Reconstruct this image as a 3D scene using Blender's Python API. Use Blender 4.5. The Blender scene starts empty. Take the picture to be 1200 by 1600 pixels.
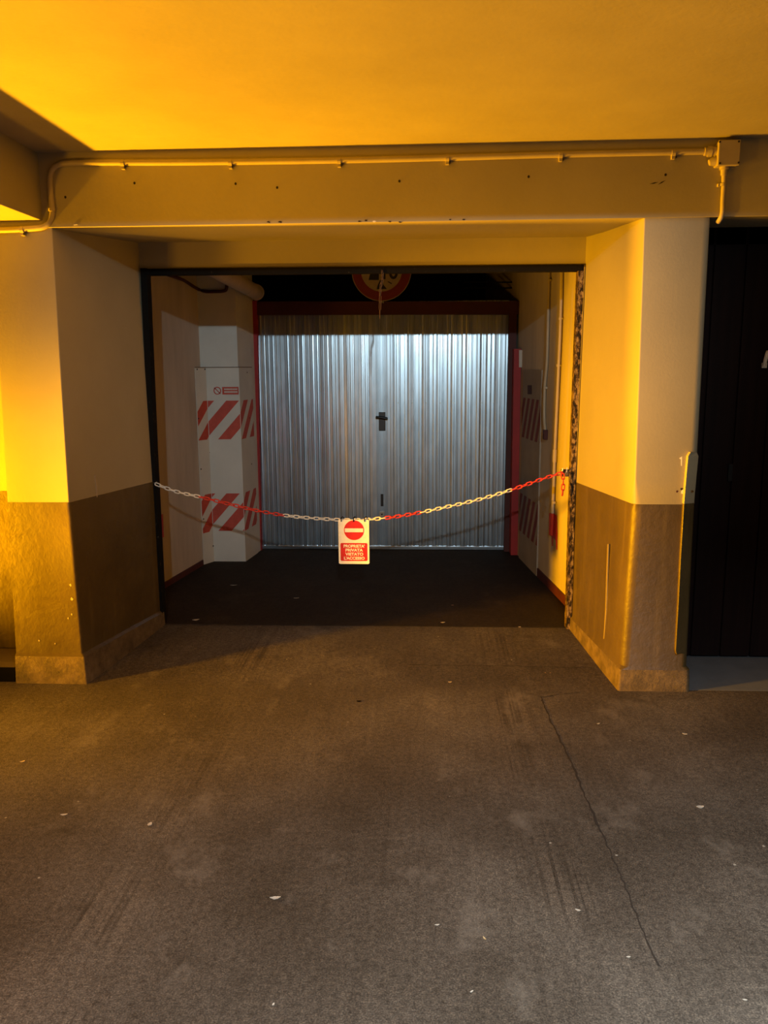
import bpy, bmesh, math, random
from mathutils import Vector, Matrix, Euler
random.seed(7)
S = bpy.context.scene
COL = S.collection

# ------------------------------------------------------------------ camera
FPX, PITCH, YAW, ROLL = 1277.1, 9.971, -3.033, -0.396
CAM = Vector((0.0, -4.439, 1.8))
_p, _y, _r = map(math.radians, (PITCH, YAW, ROLL))
FW = Vector((math.sin(_y)*math.cos(_p), math.cos(_y)*math.cos(_p), -math.sin(_p)))
_R0 = Vector((math.cos(_y), -math.sin(_y), 0)); _U0 = _R0.cross(FW)
RT = _R0*math.cos(_r) + _U0*math.sin(_r)
UP = -_R0*math.sin(_r) + _U0*math.cos(_r)
cd = bpy.data.cameras.new('camera'); cam = bpy.data.objects.new('camera', cd); COL.objects.link(cam)
cam.matrix_world = Matrix(((RT.x, UP.x, -FW.x, CAM.x), (RT.y, UP.y, -FW.y, CAM.y), (RT.z, UP.z, -FW.z, CAM.z), (0, 0, 0, 1)))
cd.sensor_fit = 'VERTICAL'; cd.sensor_height = 36.0; cd.lens = FPX/1600*36.0; cd.clip_start = 0.05
S.camera = cam

# ------------------------------------------------------------------ world, lights, exposure
w = bpy.data.worlds.new('world'); S.world = w; w.use_nodes = True
w.node_tree.nodes['Background'].inputs[0].default_value = (0.75, 0.72, 0.75, 1)
w.node_tree.nodes['Background'].inputs[1].default_value = 0.004
S.view_settings.view_transform = 'Standard'; S.view_settings.look = 'None'
S.view_settings.exposure = 0.0; S.view_settings.gamma = 1.0; S.view_settings.use_curve_mapping = False

def light(name, kind, loc, power, color, radius=0.1, target=None, **kw):
    l = bpy.data.lights.new(name, kind); l.energy = power; l.color = color
    if kind in ('POINT', 'SPOT'): l.shadow_soft_size = radius
    for k, v in kw.items(): setattr(l, k, v)
    o = bpy.data.objects.new(name, l); COL.objects.link(o); o.location = loc
    if target is not None:
        o.rotation_euler = (Vector(target)-Vector(loc)).to_track_quat('-Z', 'Y').to_euler()
    return o
# amber lamps standing low, off to the left of the bay, plus two added fills
AMBER = (1.0, 0.42, 0.002)
light('amber_lamp_low', 'SPOT', (-4.25, -0.10, 0.26), 3100, AMBER, 0.09, (0.0, -0.9, 2.9), spot_size=math.radians(86), spot_blend=1.0)
light('amber_lamp_beam', 'SPOT', (-6.0, -2.58, 1.10), 6400, AMBER, 0.22, (1.0, 0.75, 0.80), spot_size=math.radians(34), spot_blend=1.0)
light('amber_fill_up', 'SPOT', (-2.5, -0.70, 0.28), 270, AMBER, 0.08, (-0.2, 0.60, 2.55), spot_size=math.radians(60), spot_blend=1.0)  # added fill, aimed up to brighten the underside of the beam
light('amber_fill_near', 'POINT', (-2.9, -2.7, 0.8), 105, AMBER, 0.12)  # added fill, warms the floor in the foreground
# white yard lamp behind the camera, shining under the ceiling edge into the bay
light('yard_lamp', 'SPOT', (0.48, -7.5, 3.42), 880, (0.74, 0.94, 1.0), 0.04, (-0.40, 2.4, 1.40),
      spot_size=math.radians(34), spot_blend=1.0)
# added white fill light over the photographer, brightening the corridor floor
light('floor_fill', 'AREA', (0.9, -4.2, 2.86), 195, (0.86, 0.95, 1.0), shape='RECTANGLE', size=1.2, size_y=0.15, spread=math.radians(132))
# small red tail lamp that shows as a red streak in the metal door
light('tail_lamp', 'POINT', (-1.75, -3.0, 0.85), 4, (1.0, 0.06, 0.02), 0.05)

# ------------------------------------------------------------------ pixel helpers (true places on known planes)
def ray(x, y): return FW + RT*((x-600)/FPX) - UP*((y-800)/FPX)
def aY(x, y, Y): d = ray(x, y); return CAM + d*((Y-CAM.y)/d.y)
def aZ(x, y, Z): d = ray(x, y); return CAM + d*((Z-CAM.z)/d.z)
def aP(x, y, p0, n):
    d = ray(x, y); n = Vector(n); return CAM + d*(((Vector(p0)-CAM).dot(n))/d.dot(n))

# ------------------------------------------------------------------ materials
def new_mat(name):
    m = bpy.data.materials.new(name); m.use_nodes = True
    nt = m.node_tree; return m, nt, nt.nodes['Principled BSDF']
def nd(nt, t, **kw):
    n = nt.nodes.new(t)
    for k, v in kw.items():
        if k in n.inputs: n.inputs[k].default_value = v
        else: setattr(n, k, v)
    return n
def pos(nt, scale=(1, 1, 1)):
    g = nd(nt, 'ShaderNodeNewGeometry'); mp = nd(nt, 'ShaderNodeMapping')
    mp.inputs['Scale'].default_value = scale
    nt.links.new(g.outputs['Position'], mp.inputs[0]); return mp.outputs[0]
def noise(nt, vec, scale, detail=5, rough=.6):
    n = nd(nt, 'ShaderNodeTexNoise', Scale=scale, Detail=detail, Roughness=rough)
    nt.links.new(vec, n.inputs['Vector']); return n.outputs['Fac']
def ramp(nt, fac, stops):
    r = nd(nt, 'ShaderNodeValToRGB'); e = r.color_ramp.elements
    while len(e) < len(stops): e.new(.5)
    for i, (p, c) in enumerate(stops):
        e[i].position = p; e[i].color = (*c, 1) if len(c) == 3 else c
    nt.links.new(fac, r.inputs[0]); return r.outputs[0]
def mix(nt, fac, a, b, blend='MIX'):
    m = nd(nt, 'ShaderNodeMix', data_type='RGBA', blend_type=blend)
    for s, v in ((0, fac), (6, a), (7, b)):
        if isinstance(v, (int, float)): m.inputs[s].default_value = v
        elif isinstance(v, tuple): m.inputs[s].default_value = (*v, 1)
        else: nt.links.new(v, m.inputs[s])
    return m.outputs[2]
def bump(nt, b, height, strength, dist=.01):
    n = nd(nt, 'ShaderNodeBump', Strength=strength, Distance=dist)
    nt.links.new(height, n.inputs['Height']); nt.links.new(n.outputs[0], b.inputs['Normal'])

def paint(name, c, rough=.7, var=.15, scale=2.5, bs=.15, bscale=60, streak=None, fine=0.0):
    m, nt, b = new_mat(name)
    p = pos(nt, streak or (1, 1, 1))
    n = noise(nt, p, scale)
    lo = tuple(v*(1-var) for v in c); hi = tuple(min(1, v*(1+var)) for v in c)
    col = ramp(nt, n, [(.3, lo), (.7, hi)])
    nt.links.new(col, b.inputs['Base Color']); b.inputs['Roughness'].default_value = rough
    if bs:
        bump(nt, b, noise(nt, pos(nt), bscale, 6), bs, .006)
    return m
def plain(name, c, rough=.5, metal=0.0):
    m, nt, b = new_mat(name)
    n = noise(nt, pos(nt), 25, 3)
    col = ramp(nt, n, [(.25, tuple(v*.88 for v in c)), (.75, tuple(min(1, v*1.1) for v in c))])
    nt.links.new(col, b.inputs['Base Color'])
    b.inputs['Roughness'].default_value = rough; b.inputs['Metallic'].default_value = metal
    return m

M = {}
M['cream'] = paint('cream_wall_paint', (.36, .32, .21), .62, .07, 1.6, .12, 70)
M['ceiling'] = paint('ceiling_paint', (.36, .32, .23), .75, .08, 2.2, .35, 45)
M['pipe'] = paint('painted_conduit', (.39, .33, .23), .5, .10, 6, .1, 80)
M['bay'] = paint('bay_wall_paint', (.46, .40, .34), .75, .16, 3.0, .15, 60, (1.6, 1.6, .35))
M['bay_right'] = paint('bay_wall_paint_right', (.50, .44, .34), .7, .14, 3.0, .15, 60, (1.6, 1.6, .35))
M['white'] = paint('white_column_paint', (.57, .555, .51), .6, .08, 3, .06, 60)
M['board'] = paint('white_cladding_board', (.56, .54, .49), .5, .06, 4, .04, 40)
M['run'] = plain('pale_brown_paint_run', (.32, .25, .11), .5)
M['boarddim'] = paint('shaded_white_board', (.30, .26, .21), .75, .15, 4, .05, 40)  # white board darkened in colour for the shade on the right bay wall
M['stripedim'] = paint('shaded_red_stripe', (.16, .018, .012), .7, .14, 18, .03, 60)  # red stripe with the right wall's shade put into its colour
M['boardedge'] = plain('board_joint', (.16, .11, .07), .7)
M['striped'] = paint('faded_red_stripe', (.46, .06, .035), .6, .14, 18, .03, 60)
M['red'] = paint('red_gloss_paint', (.30, .008, .007), .65, .10, 8, .03, 60)
M['darkred'] = paint('dark_red_oxide', (.055, .006, .004), .7, .2, 6, .08, 60)
M['redwall'] = paint('red_splashed_paint', (.40, .022, .015), .5, .12, 12, .03, 60)
M['baseboard'] = paint('dark_red_skirting', (.07, .012, .008), .6, .2, 9, .05, 60)
M['black'] = plain('black_plastic', (.008, .008, .008), .35)
M['rubber'] = plain('black_rubber', (.004, .0037, .0035), 1.0); M['rubber'].node_tree.nodes['Principled BSDF'].inputs['Specular IOR Level'].default_value = .05
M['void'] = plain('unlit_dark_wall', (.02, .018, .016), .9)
M['hole'] = plain('dark_hole', (.015, .009, .005), .9)
M['chainwhite'] = plain('white_chain_plastic', (.80, .77, .68), .4)
M['chainred'] = plain('red_chain_plastic', (.62, .035, .02), .35)
M['signwhite'] = plain('white_sign_plastic', (.93, .90, .80), .45)
M['signred'] = plain('red_sign_ink', (.62, .016, .012), .45)
M['enamel'] = plain('sign_enamel_cream', (.36, .30, .19), .4)
M['enamelred'] = plain('sign_enamel_red', (.18, .008, .010), .5)
M['ink'] = plain('sign_black_ink', (.008, .008, .008), .5)
M['steel'] = plain('worn_steel', (.42, .40, .36), .35, 1.0)
M['leaf'] = plain('dry_leaf', (.50, .38, .20), .8)
M['leafpale'] = plain('pale_scrap', (.46, .42, .35), .8)
M['leafbrown'] = plain('brown_leaf', (.26, .15, .07), .7)
M['crack'] = plain('crack_shadow_dirt', (.022, .016, .011), .9)
M['rust'] = plain('rusty_chain', (.07, .035, .018), .8)
M['dust'] = plain('dusty_rubber', (.06, .042, .022), .9)
M['plaster'] = plain('bare_plaster', (.85, .82, .74), .9)
M['threshold'] = paint('grey_threshold_concrete', (.13, .14, .15), .75, .12, 8, .12, 60)

def mk_dado():
    m, nt, b = new_mat('brown_dado_gloss')
    p = pos(nt)
    n = noise(nt, p, 3.0, 6); s = noise(nt, pos(nt, (9, 9, .6)), 1.6, 4)
    c = ramp(nt, n, [(.3, (.072, .050, .017)), (.7, (.105, .074, .027))])
    c = mix(nt, ramp(nt, s, [(.55, (0, 0, 0)), (.75, (.55, .55, .55))]), c, (.16, .115, .042))
    nt.links.new(c, b.inputs['Base Color'])
    r = ramp(nt, noise(nt, p, 7, 5), [(.3, (.36,)*3), (.7, (.55,)*3)]); nt.links.new(r, b.inputs['Roughness'])
    n2 = noise(nt, p, 22, 8, .65)
    bump(nt, b, n2, .45, .008); return m
M['dado'] = mk_dado()
def mk_plinth():
    m, nt, b = new_mat('dirty_plinth')
    n = noise(nt, pos(nt), 9, 8, .7)
    c = ramp(nt, n, [(.3, (.05, .036, .02)), (.55, (.15, .105, .05)), (.75, (.24, .18, .10))])
    nt.links.new(c, b.inputs['Base Color']); b.inputs['Roughness'].default_value = .7
    bump(nt, b, noise(nt, pos(nt), 30, 8, .7), .8, .012); return m
M['plinth'] = mk_plinth()
def mk_peel():
    m, nt, b = new_mat('peeling_black_steel')
    n = noise(nt, pos(nt, (1, 1, .45)), 55, 6, .7)
    c = ramp(nt, n, [(.44, (.012, .009, .006)), (.51, (.10, .06, .025)), (.60, (.30, .21, .09))])
    nt.links.new(c, b.inputs['Base Color']); b.inputs['Roughness'].default_value = .8; b.inputs['Specular IOR Level'].default_value = .2
    bump(nt, b, n, .8, .008); return m
M['peel'] = mk_peel()
def mk_darkframe():
    m, nt, b = new_mat('black_painted_steel')
    n = noise(nt, pos(nt, (1, 1, .4)), 40, 6, .7)
    c = ramp(nt, n, [(.64, (.007, .006, .005)), (.74, (.16, .13, .10))])
    nt.links.new(c, b.inputs['Base Color']); b.inputs['Roughness'].default_value = .85; b.inputs['Specular IOR Level'].default_value = .12
    return m
M['frame'] = mk_darkframe()
def mk_galv():
    m, nt, b = new_mat('galvanised_steel')
    n = noise(nt, pos(nt, (1, 1, .25)), 14, 5)
    c = ramp(nt, n, [(.3, (.40, .455, .51)), (.7, (.51, .57, .63))])
    nt.links.new(c, b.inputs['Base Color']); b.inputs['Metallic'].default_value = 1.0
    r = ramp(nt, noise(nt, pos(nt, (1, 1, .4)), 22, 5), [(.3, (.28,)*3), (.7, (.32,)*3)])
    nt.links.new(r, b.inputs['Roughness'])
    return m
M['galv'] = mk_galv()
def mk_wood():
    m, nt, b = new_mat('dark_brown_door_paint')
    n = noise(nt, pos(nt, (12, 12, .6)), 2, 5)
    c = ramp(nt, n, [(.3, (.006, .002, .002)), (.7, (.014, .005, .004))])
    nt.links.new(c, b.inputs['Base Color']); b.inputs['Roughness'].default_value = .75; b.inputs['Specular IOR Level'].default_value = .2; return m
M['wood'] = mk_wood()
def mk_floor(name, lo, mid, hi, rough, speck=True):
    m, nt, b = new_mat(name)
    p = pos(nt)
    c = ramp(nt, noise(nt, p, 1.1, 8, .62), [(.30, lo), (.5, mid), (.72, hi)])
    # fine aggregate grain
    g = noise(nt, p, 170, 3, .8)
    c = mix(nt, .75, c, ramp(nt, g, [(.36, (.30, .30, .30)), (.5, (.90, .90, .90)), (.66, (2.1, 2.05, 1.95))]), 'MULTIPLY')
    g2 = noise(nt, p, 48, 4, .75)
    c = mix(nt, .8, c, ramp(nt, g2, [(.34, (.50, .49, .47)), (.5, (1, 1, 1)), (.64, (1.45, 1.42, 1.36))]), 'MULTIPLY')
    # long tyre streaks running into the bay
    s = noise(nt, pos(nt, (14, .7, 1)), 2.2, 4, .55)
    c = mix(nt, .22, c, ramp(nt, s, [(.38, (.62, .60, .58)), (.52, (1, 1, 1)), (.68, (1.18, 1.16, 1.12))]), 'MULTIPLY')
    if speck:   # two bands of tyre tread marks
        sx = nd(nt, 'ShaderNodeSeparateXYZ'); wob = noise(nt, p, 1.3, 3)
        nt.links.new(p, sx.inputs[0])
        ad = nd(nt, 'ShaderNodeMath', operation='MULTIPLY_ADD'); nt.links.new(wob, ad.inputs[0]); ad.inputs[1].default_value = .10; nt.links.new(sx.outputs[0], ad.inputs[2])
        tread = ramp(nt, noise(nt, pos(nt, (60, .8, 1)), 1.0, 3, .5), [(.42, (.50, .47, .44)), (.50, (1, 1, 1)), (.58, (1.3, 1.25, 1.2))])
        for x0 in (.52, -1.02):
            df = nd(nt, 'ShaderNodeMath', operation='SUBTRACT'); nt.links.new(ad.outputs[0], df.inputs[0]); df.inputs[1].default_value = x0
            ab = nd(nt, 'ShaderNodeMath', operation='ABSOLUTE'); nt.links.new(df.outputs[0], ab.inputs[0])
            mk = mix(nt, 1.0, ramp(nt, ab.outputs[0], [(.08, (.8,)*3), (.16, (0, 0, 0))]), ramp(nt, noise(nt, p, 1.4, 5, .6), [(.42, (0, 0, 0)), (.60, (1, 1, 1))]), 'MULTIPLY')
            c = mix(nt, mk, c, mix(nt, 1.0, c, tread, 'MULTIPLY'))
    # pale scuffed patches
    u = noise(nt, pos(nt, (1.5, 1, 1)), 1.9, 9, .68)
    c = mix(nt, ramp(nt, u, [(.56, (0, 0, 0)), (.70, (.55,)*3)]), c, tuple(v*1.6 for v in hi))
    # oily dark blotches
    d = noise(nt, pos(nt, (1, 1.6, 1)), 2.3, 6, .7)
    c = mix(nt, ramp(nt, d, [(.58, (0, 0, 0)), (.74, (.7,)*3)]), c, tuple(v*.5 for v in lo))
    if speck:
        v = nd(nt, 'ShaderNodeTexVoronoi', Scale=9.0); nt.links.new(p, v.inputs['Vector'])
        big = noise(nt, p, 1.7, 4)
        sp = ramp(nt, v.outputs['Distance'], [(.03, (1, 1, 1)), (.06, (0, 0, 0))])
        sel = ramp(nt, big, [(.52, (0, 0, 0)), (.58, (.6, .6, .6))])
        k = mix(nt, 1.0, sp, sel, 'MULTIPLY')
        c = mix(nt, k, c, (.50, .46, .38))
    nt.links.new(c, b.inputs['Base Color'])
    b.inputs['Roughness'].default_value = rough; b.inputs['Specular IOR Level'].default_value = .3 if speck else .15
    h = mix(nt, .5, g, noise(nt, p, 8, 8, .7))
    bump(nt, b, h, .55, .012); return m
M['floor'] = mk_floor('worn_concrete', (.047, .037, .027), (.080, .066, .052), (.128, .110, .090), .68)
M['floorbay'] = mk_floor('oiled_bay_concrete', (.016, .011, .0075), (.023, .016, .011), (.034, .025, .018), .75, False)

# ------------------------------------------------------------------ mesh helpers
class MB:
    def __init__(s): s.v = []; s.f = []; s.m = []
    def add(s, vs, fs, mi=0):
        o = len(s.v); s.v += [tuple(v) for v in vs]
        for f in fs: s.f.append(tuple(o+i for i in f)); s.m.append(mi)
    def box(s, a, b, mi=0):
        x0, y0, z0 = a; x1, y1, z1 = b
        s.add([(x0, y0, z0), (x1, y0, z0), (x1, y1, z0), (x0, y1, z0), (x0, y0, z1), (x1, y0, z1), (x1, y1, z1), (x0, y1, z1)],
              [(0, 3, 2, 1), (4, 5, 6, 7), (0, 1, 5, 4), (1, 2, 6, 5), (2, 3, 7, 6), (3, 0, 4, 7)], mi)
    def hexa(s, lo, hi, mi=0):      # two quads (4 pts each) joined
        s.add(list(lo)+list(hi), [(0, 3, 2, 1), (4, 5, 6, 7), (0, 1, 5, 4), (1, 2, 6, 5), (2, 3, 7, 6), (3, 0, 4, 7)], mi)
    def prism(s, poly, off, mi=0):  # polygon (3d pts) extruded by vector off
        n = len(poly); off = Vector(off)
        s.add([Vector(p) for p in poly]+[Vector(p)+off for p in poly],
              [tuple(range(n))[::-1], tuple(range(n, 2*n))]+[(i, (i+1) % n, n+(i+1) % n, n+i) for i in range(n)], mi)
    def tube(s, pts, r, n=12, mi=0, cap=True):
        pts = [Vector(p) for p in pts]; rings = []
        t0 = (pts[1]-pts[0]).normalized()
        a = t0.orthogonal().normalized()
        for i, p in enumerate(pts):
            t = ((pts[min(i+1, len(pts)-1)]-pts[max(i-1, 0)])).normalized()
            a = (a - t*a.dot(t)).normalized(); b = t.cross(a)
            rr = r[i] if isinstance(r, (list, tuple)) else r
            rings.append([p+(a*math.cos(2*math.pi*k/n)+b*math.sin(2*math.pi*k/n))*rr for k in range(n)])
        vs = [v for g in rings for v in g]; fs = []
        for i in range(len(pts)-1):
            for k in range(n):
                fs.append((i*n+k, i*n+(k+1) % n, (i+1)*n+(k+1) % n, (i+1)*n+k))
        if cap: fs += [tuple(range(n))[::-1], tuple((len(pts)-1)*n+k for k in range(n))]
        s.add(vs, fs, mi)
    def build(s, name, mats, parent=None, smooth=False, bevel=0, loc=None):
        me = bpy.data.meshes.new(name); me.from_pydata(s.v, [], s.f)
        mats = mats if isinstance(mats, (list, tuple)) else [mats]
        for m in mats: me.materials.append(m)
        for p, mi in zip(me.polygons, s.m): p.material_index = mi
        bm = bmesh.new(); bm.from_mesh(me); bmesh.ops.recalc_face_normals(bm, faces=bm.faces); bm.to_mesh(me); bm.free()
        if smooth:
            for p in me.polygons: p.use_smooth = True
        o = bpy.data.objects.new(name, me); COL.objects.link(o)
        if parent: o.parent = parent
        root = parent
        while root is not None and root.parent: root = root.parent
        if root is not None: me.transform(Matrix.Translation(-root.location))
        if smooth:
            md = o.modifiers.new('w', 'EDGE_SPLIT'); md.split_angle = math.radians(42)
        if bevel:
            md = o.modifiers.new('b', 'BEVEL'); md.width = bevel; md.segments = 2; md.limit_method = 'ANGLE'
        return o
def struct(o): o['kind'] = 'structure'; return o
def tag(o, label, cat, group=None):
    o['label'] = label; o['category'] = cat
    if group: o['group'] = group
    return o
def empty(name, loc, label, cat, group=None):
    o = bpy.data.objects.new(name, None); COL.objects.link(o); o.location = loc; o.empty_display_size = .1
    return tag(o, label, cat, group)
def smoothpath(pts, k=6):
    pts = [Vector(p) for p in pts]; out = []
    for i in range(len(pts)-1):
        p0 = pts[max(i-1, 0)]; p1 = pts[i]; p2 = pts[i+1]; p3 = pts[min(i+2, len(pts)-1)]
        for j in range(k):
            t = j/k
            out.append(.5*((2*p1)+(p2-p0)*t+(2*p0-5*p1+4*p2-p3)*t*t+(-p0+3*p1-3*p2+p3)*t**3))
    out.append(pts[-1]); return out
def text_mesh(name, body, size, mat, bold=.0, extrude=.0008, parent=None, mw=None, sx=1.0):
    cu = bpy.data.curves.new(name+'_curve', 'FONT'); cu.body = body; cu.size = size; cu.offset = bold; cu.extrude = extrude
    cu.align_x = 'CENTER'; cu.align_y = 'CENTER'; cu.resolution_u = 4
    t = bpy.data.objects.new(name+'_tmp', cu); COL.objects.link(t)
    bpy.context.view_layer.update(); dg = bpy.context.evaluated_depsgraph_get()
    me = bpy.data.meshes.new_from_object(t.evaluated_get(dg)); me.name = name
    bpy.data.objects.remove(t); bpy.data.curves.remove(cu)
    xs = [v.co.x for v in me.vertices]; cx = (min(xs)+max(xs))/2
    ys = [v.co.y for v in me.vertices]; cy = (min(ys)+max(ys))/2
    me.transform(Matrix.Translation((-cx, -cy, 0)))
    if sx != 1: me.transform(Matrix.Diagonal((sx, 1, 1, 1)))
    me.materials.clear(); me.materials.append(mat)
    o = bpy.data.objects.new(name, me); COL.objects.link(o)
    if mw is not None:
        me.transform(mw)
    if parent:
        o.parent = parent
        if parent.type == 'EMPTY': me.transform(Matrix.Translation(-parent.location))
    return o

# ------------------------------------------------------------------ key measures
F = 1.023            # depth of the inner lintel and frame behind the pillar fronts
DY = 3.485           # plane of the metal garage door
FZ = 0.03            # bay floor level
ZC = 2.92            # ceiling

# ------------------------------------------------------------------ floor, ceiling
mb = MB()
xs = (-7, 6)
rows = [(-9, 0), (0, 0), (.3, .004), (F+.005, FZ)]
for (y0, z0), (y1, z1) in zip(rows, rows[1:]):
    mb.add([(xs[0], y0, z0), (xs[1], y0, z0), (xs[1], y1, z1), (xs[0], y1, z1)], [(0, 1, 2, 3)], 0)
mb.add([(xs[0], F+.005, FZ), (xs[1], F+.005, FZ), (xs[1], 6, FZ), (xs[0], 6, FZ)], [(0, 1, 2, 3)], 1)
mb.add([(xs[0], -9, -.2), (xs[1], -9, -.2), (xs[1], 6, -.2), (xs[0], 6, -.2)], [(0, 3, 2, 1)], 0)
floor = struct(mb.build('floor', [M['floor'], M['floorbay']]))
mb = MB(); mb.box((-7, -3.2, ZC), (6, 0.1, ZC+.2)); ceiling = struct(mb.build('ceiling', M['ceiling']))
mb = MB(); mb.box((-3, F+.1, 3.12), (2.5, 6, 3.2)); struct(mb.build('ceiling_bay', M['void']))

def strip(pts, wdt, z, name, mat=None):
    """thin irregular dark line lying in the floor"""
    mb = MB(); pts = [Vector(p) for p in pts]; L = []; R = []
    for i, p in enumerate(pts):
        t = (pts[min(i+1, len(pts)-1)]-pts[max(i-1, 0)]).normalized(); n = Vector((-t.y, t.x, 0))
        ww = wdt*(.55+.9*random.random())
        L.append(p+n*ww/2+Vector((0, 0, z))); R.append(p-n*ww/2+Vector((0, 0, z)))
    n = len(pts); mb.add(L+R, [(i, i+1, n+i+1, n+i) for i in range(n-1)])
    return mb.build(name, mat or M['crack'], floor)
def wig(pts, amp, k=7):
    out = []
    for a, b in zip(pts, pts[1:]):
        for j in range(k):
            t = j/k; q = Vector(a).lerp(Vector(b), t); q += Vector((random.uniform(-amp, amp), random.uniform(-amp, amp), 0)); out.append(q)
    out.append(Vector(pts[-1])); return out
zf0 = lambda px: [aZ(x, y, 0) for x, y in px]
strip(wig(zf0([(905, 1082), (868, 1086), (846, 1090), (850, 1102), (862, 1130), (877, 1160), (893, 1190), (905, 1222), (922, 1262), (936, 1292)]), .004), .008, .0015, 'crack')
strip(wig(zf0([(936, 1292), (955, 1335), (975, 1380), (1002, 1450), (1030, 1510)]), .004), .005, .0015, 'crack')
strip(wig([aZ(255, 976.5, FZ), aZ(570, 978, FZ), aZ(885, 981, FZ)], .003, 30), .014, .0016, 'joint')
strip(wig([aZ(640, 1040, .003), aZ(780, 1041, .003), aZ(925, 1044, .003)], .012, 16), .006, .0035, 'joint')

# ------------------------------------------------------------------ pillars and reveals
def rnd(c, a, b, r, n=4):
    """corner c between directions to a and b, rounded with radius-like inset r"""
    c = Vector(c); da = (Vector(a)-c).normalized()*r; db = (Vector(b)-c).normalized()*r
    out = []
    for i in range(n+1):
        t = i/n; out.append((c+da)*(1-t)**2 + c*2*t*(1-t) + (c+db)*t*t)
    return out
def loft(name, rings, bands):
    mb = MB(); n = len(rings[0]); base = 0
    vs = [p for r in rings for p in r]
    mb.v = [tuple(v) for v in vs]
    for i in range(len(rings)-1):
        for k in range(n):
            mb.f.append((i*n+k, i*n+(k+1) % n, (i+1)*n+(k+1) % n, (i+1)*n+k)); mb.m.append(bands[i])
    mb.f.append(tuple(range(n))[::-1]); mb.m.append(bands[0])
    mb.f.append(tuple((len(rings)-1)*n+k for k in range(n))); mb.m.append(bands[-1])
    return mb
def lerp_at(tab, z):
    tab = sorted(tab)
    for (z0, x0), (z1, x1) in zip(tab, tab[1:]):
        if z <= z1 or (z1, x1) == tab[-1]:
            return x0+(x1-x0)*(z-z0)/(z1-z0)
def col_tab(pix, Y): return [(aY(x, y, Y).z, aY(x, y, Y).x) for x, y in pix]

tA = col_tab([(28, 1068), (12, 785)], 0); tB = col_tab([(133, 1066), (108, 785), (81, 357)], 0)
tC = col_tab([(254, 974), (241, 752), (219, 420)], F)
zdB = aY(108, 785, 0).z; zdC = aY(240, 752, F).z
def left_ring(zk, out=0.0, r=.006, noise_=0):
    zf, zF = zk
    A = Vector((lerp_at(tA, zf), -out, zf)); B = Vector((lerp_at(tB, zf)+out, -out, zf)); C = Vector((lerp_at(tC, zF)+out, F-.004, zF))
    return [A]+rnd(B, A, C, r)+[C, Vector((-2.75, F-.004, zF)), Vector((-2.75, .35, zF)), Vector((A.x, .35, zf))]
rings = [left_ring((0-.01, FZ-.02), .022, .01), left_ring((.165, .12), .016, .01), left_ring((.18, .135), .0, .012), left_ring((zdB-.05, zdC-.03), .004, .02),
         left_ring((zdB, zdC), .002, .012), left_ring((zdB+.001, zdC+.001), 0, .006), left_ring((2.80, 2.82), 0, .006)]
struct(loft('wall_left', rings, [2, 1, 1, 1, 0, 0]).build('wall_left', [M['cream'], M['dado'], M['plinth']], smooth=True))
mb = MB(); mb.box((-5.2, .35, -.05), (-2.75, .5, 1.09), 1); mb.box((-5.2, .35, 1.09), (-2.75, .5, 3.0), 0)
mb.box((-2.75, .30, 0), (-2.40, .349, 1.09), 1); mb.box((-2.75, .30, 1.09), (-2.40, .349, 2.6), 0)
struct(mb.build('wall_recess', [M['cream'], M['dado']]))

tP = col_tab([(969, 1078), (990, 788), (1000, 560), (1007, 340)], 0); tQ = col_tab([(1073, 1080), (1088, 790), (1113, 335)], 0)
tR = col_tab([(892, 979), (899, 752), (916, 370)], F)
zdP = aY(988, 788, 0).z; zdR = aY(900, 753, F).z
def right_ring(zk, out=0.0, r=.006, rq=.045, dx=0):
    zf, zF = zk
    P = Vector((lerp_at(tP, zf)-out+dx, -out, zf)); Q = Vector((lerp_at(tQ, zf)+out, -out, zf)); R = Vector((lerp_at(tR, zF)-out, F-.004, zF))
    Q2 = Vector((Q.x, .6, zf))
    return rnd(P, R, Q, r)+rnd(Q, P, Q2, rq)+[Q2, Vector((Q.x, F-.004, zF)), R]
rings = [right_ring((-.01, FZ-.02), .016, .012, .03), right_ring((.125, .11), .012, .012, .03), right_ring((.14, .125), 0, .045, .04), right_ring((zdP-.04, zdR-.03), 0, .05),
         right_ring((zdP, zdR), 0, .045), right_ring((zdP+.001, zdR+.001), 0, .04), right_ring((zdP+.14, zdR+.14), 0, .010), right_ring((2.80, 2.82), 0, .006)]
wall_right = struct(loft('wall_right', rings, [2, 1, 1, 1, 0, 0, 0]).build('wall_right', [M['cream'], M['dado'], M['plinth']], smooth=True))

# facade beam over the bay and its inner lintel
zbl = aY(82, 356, 0).z; zbr = aY(1006, 341, 0).z; zbfl = aY(215, 379, F).z; zbfr = aY(917, 370, F).z
sl = (zbr-zbl)/(1.11+2.0); slF = (zbfr-zbfl)/(1.0+1.88)
def bz(x): return zbl+sl*(x+2.0)
def bzF(x): return zbfl+slF*(x+1.88)
mb = MB(); X0, X1 = -5.2, 5.0
mb.hexa([(X0, -.008, bz(X0)), (X1, -.008, bz(X1)), (X1, F+.02, bzF(X1)), (X0, F+.02, bzF(X0))], [(X0, -.008, 3.0), (X1, -.008, 3.0), (X1, F+.02, 3.0), (X0, F+.02, 3.0)])
beam = struct(mb.build('ceiling_beam', M['cream'], bevel=.002))
zll = aY(219, 421, F).z; zlr = aY(913, 413.5, F).z; slL = (zlr-zll)/(.98+1.86)
def lz(x): return zll+slL*(x+1.86)
mb = MB()
mb.hexa([(-2.3, F-.006, lz(-2.3)), (1.3, F-.006, lz(1.3)), (1.3, F+.12, lz(1.3)), (-2.3, F+.12, lz(-2.3))], [(-2.3, F-.006, 3.1), (1.3, F-.006, 3.1), (1.3, F+.12, 3.1), (-2.3, F+.12, 3.1)])
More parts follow.
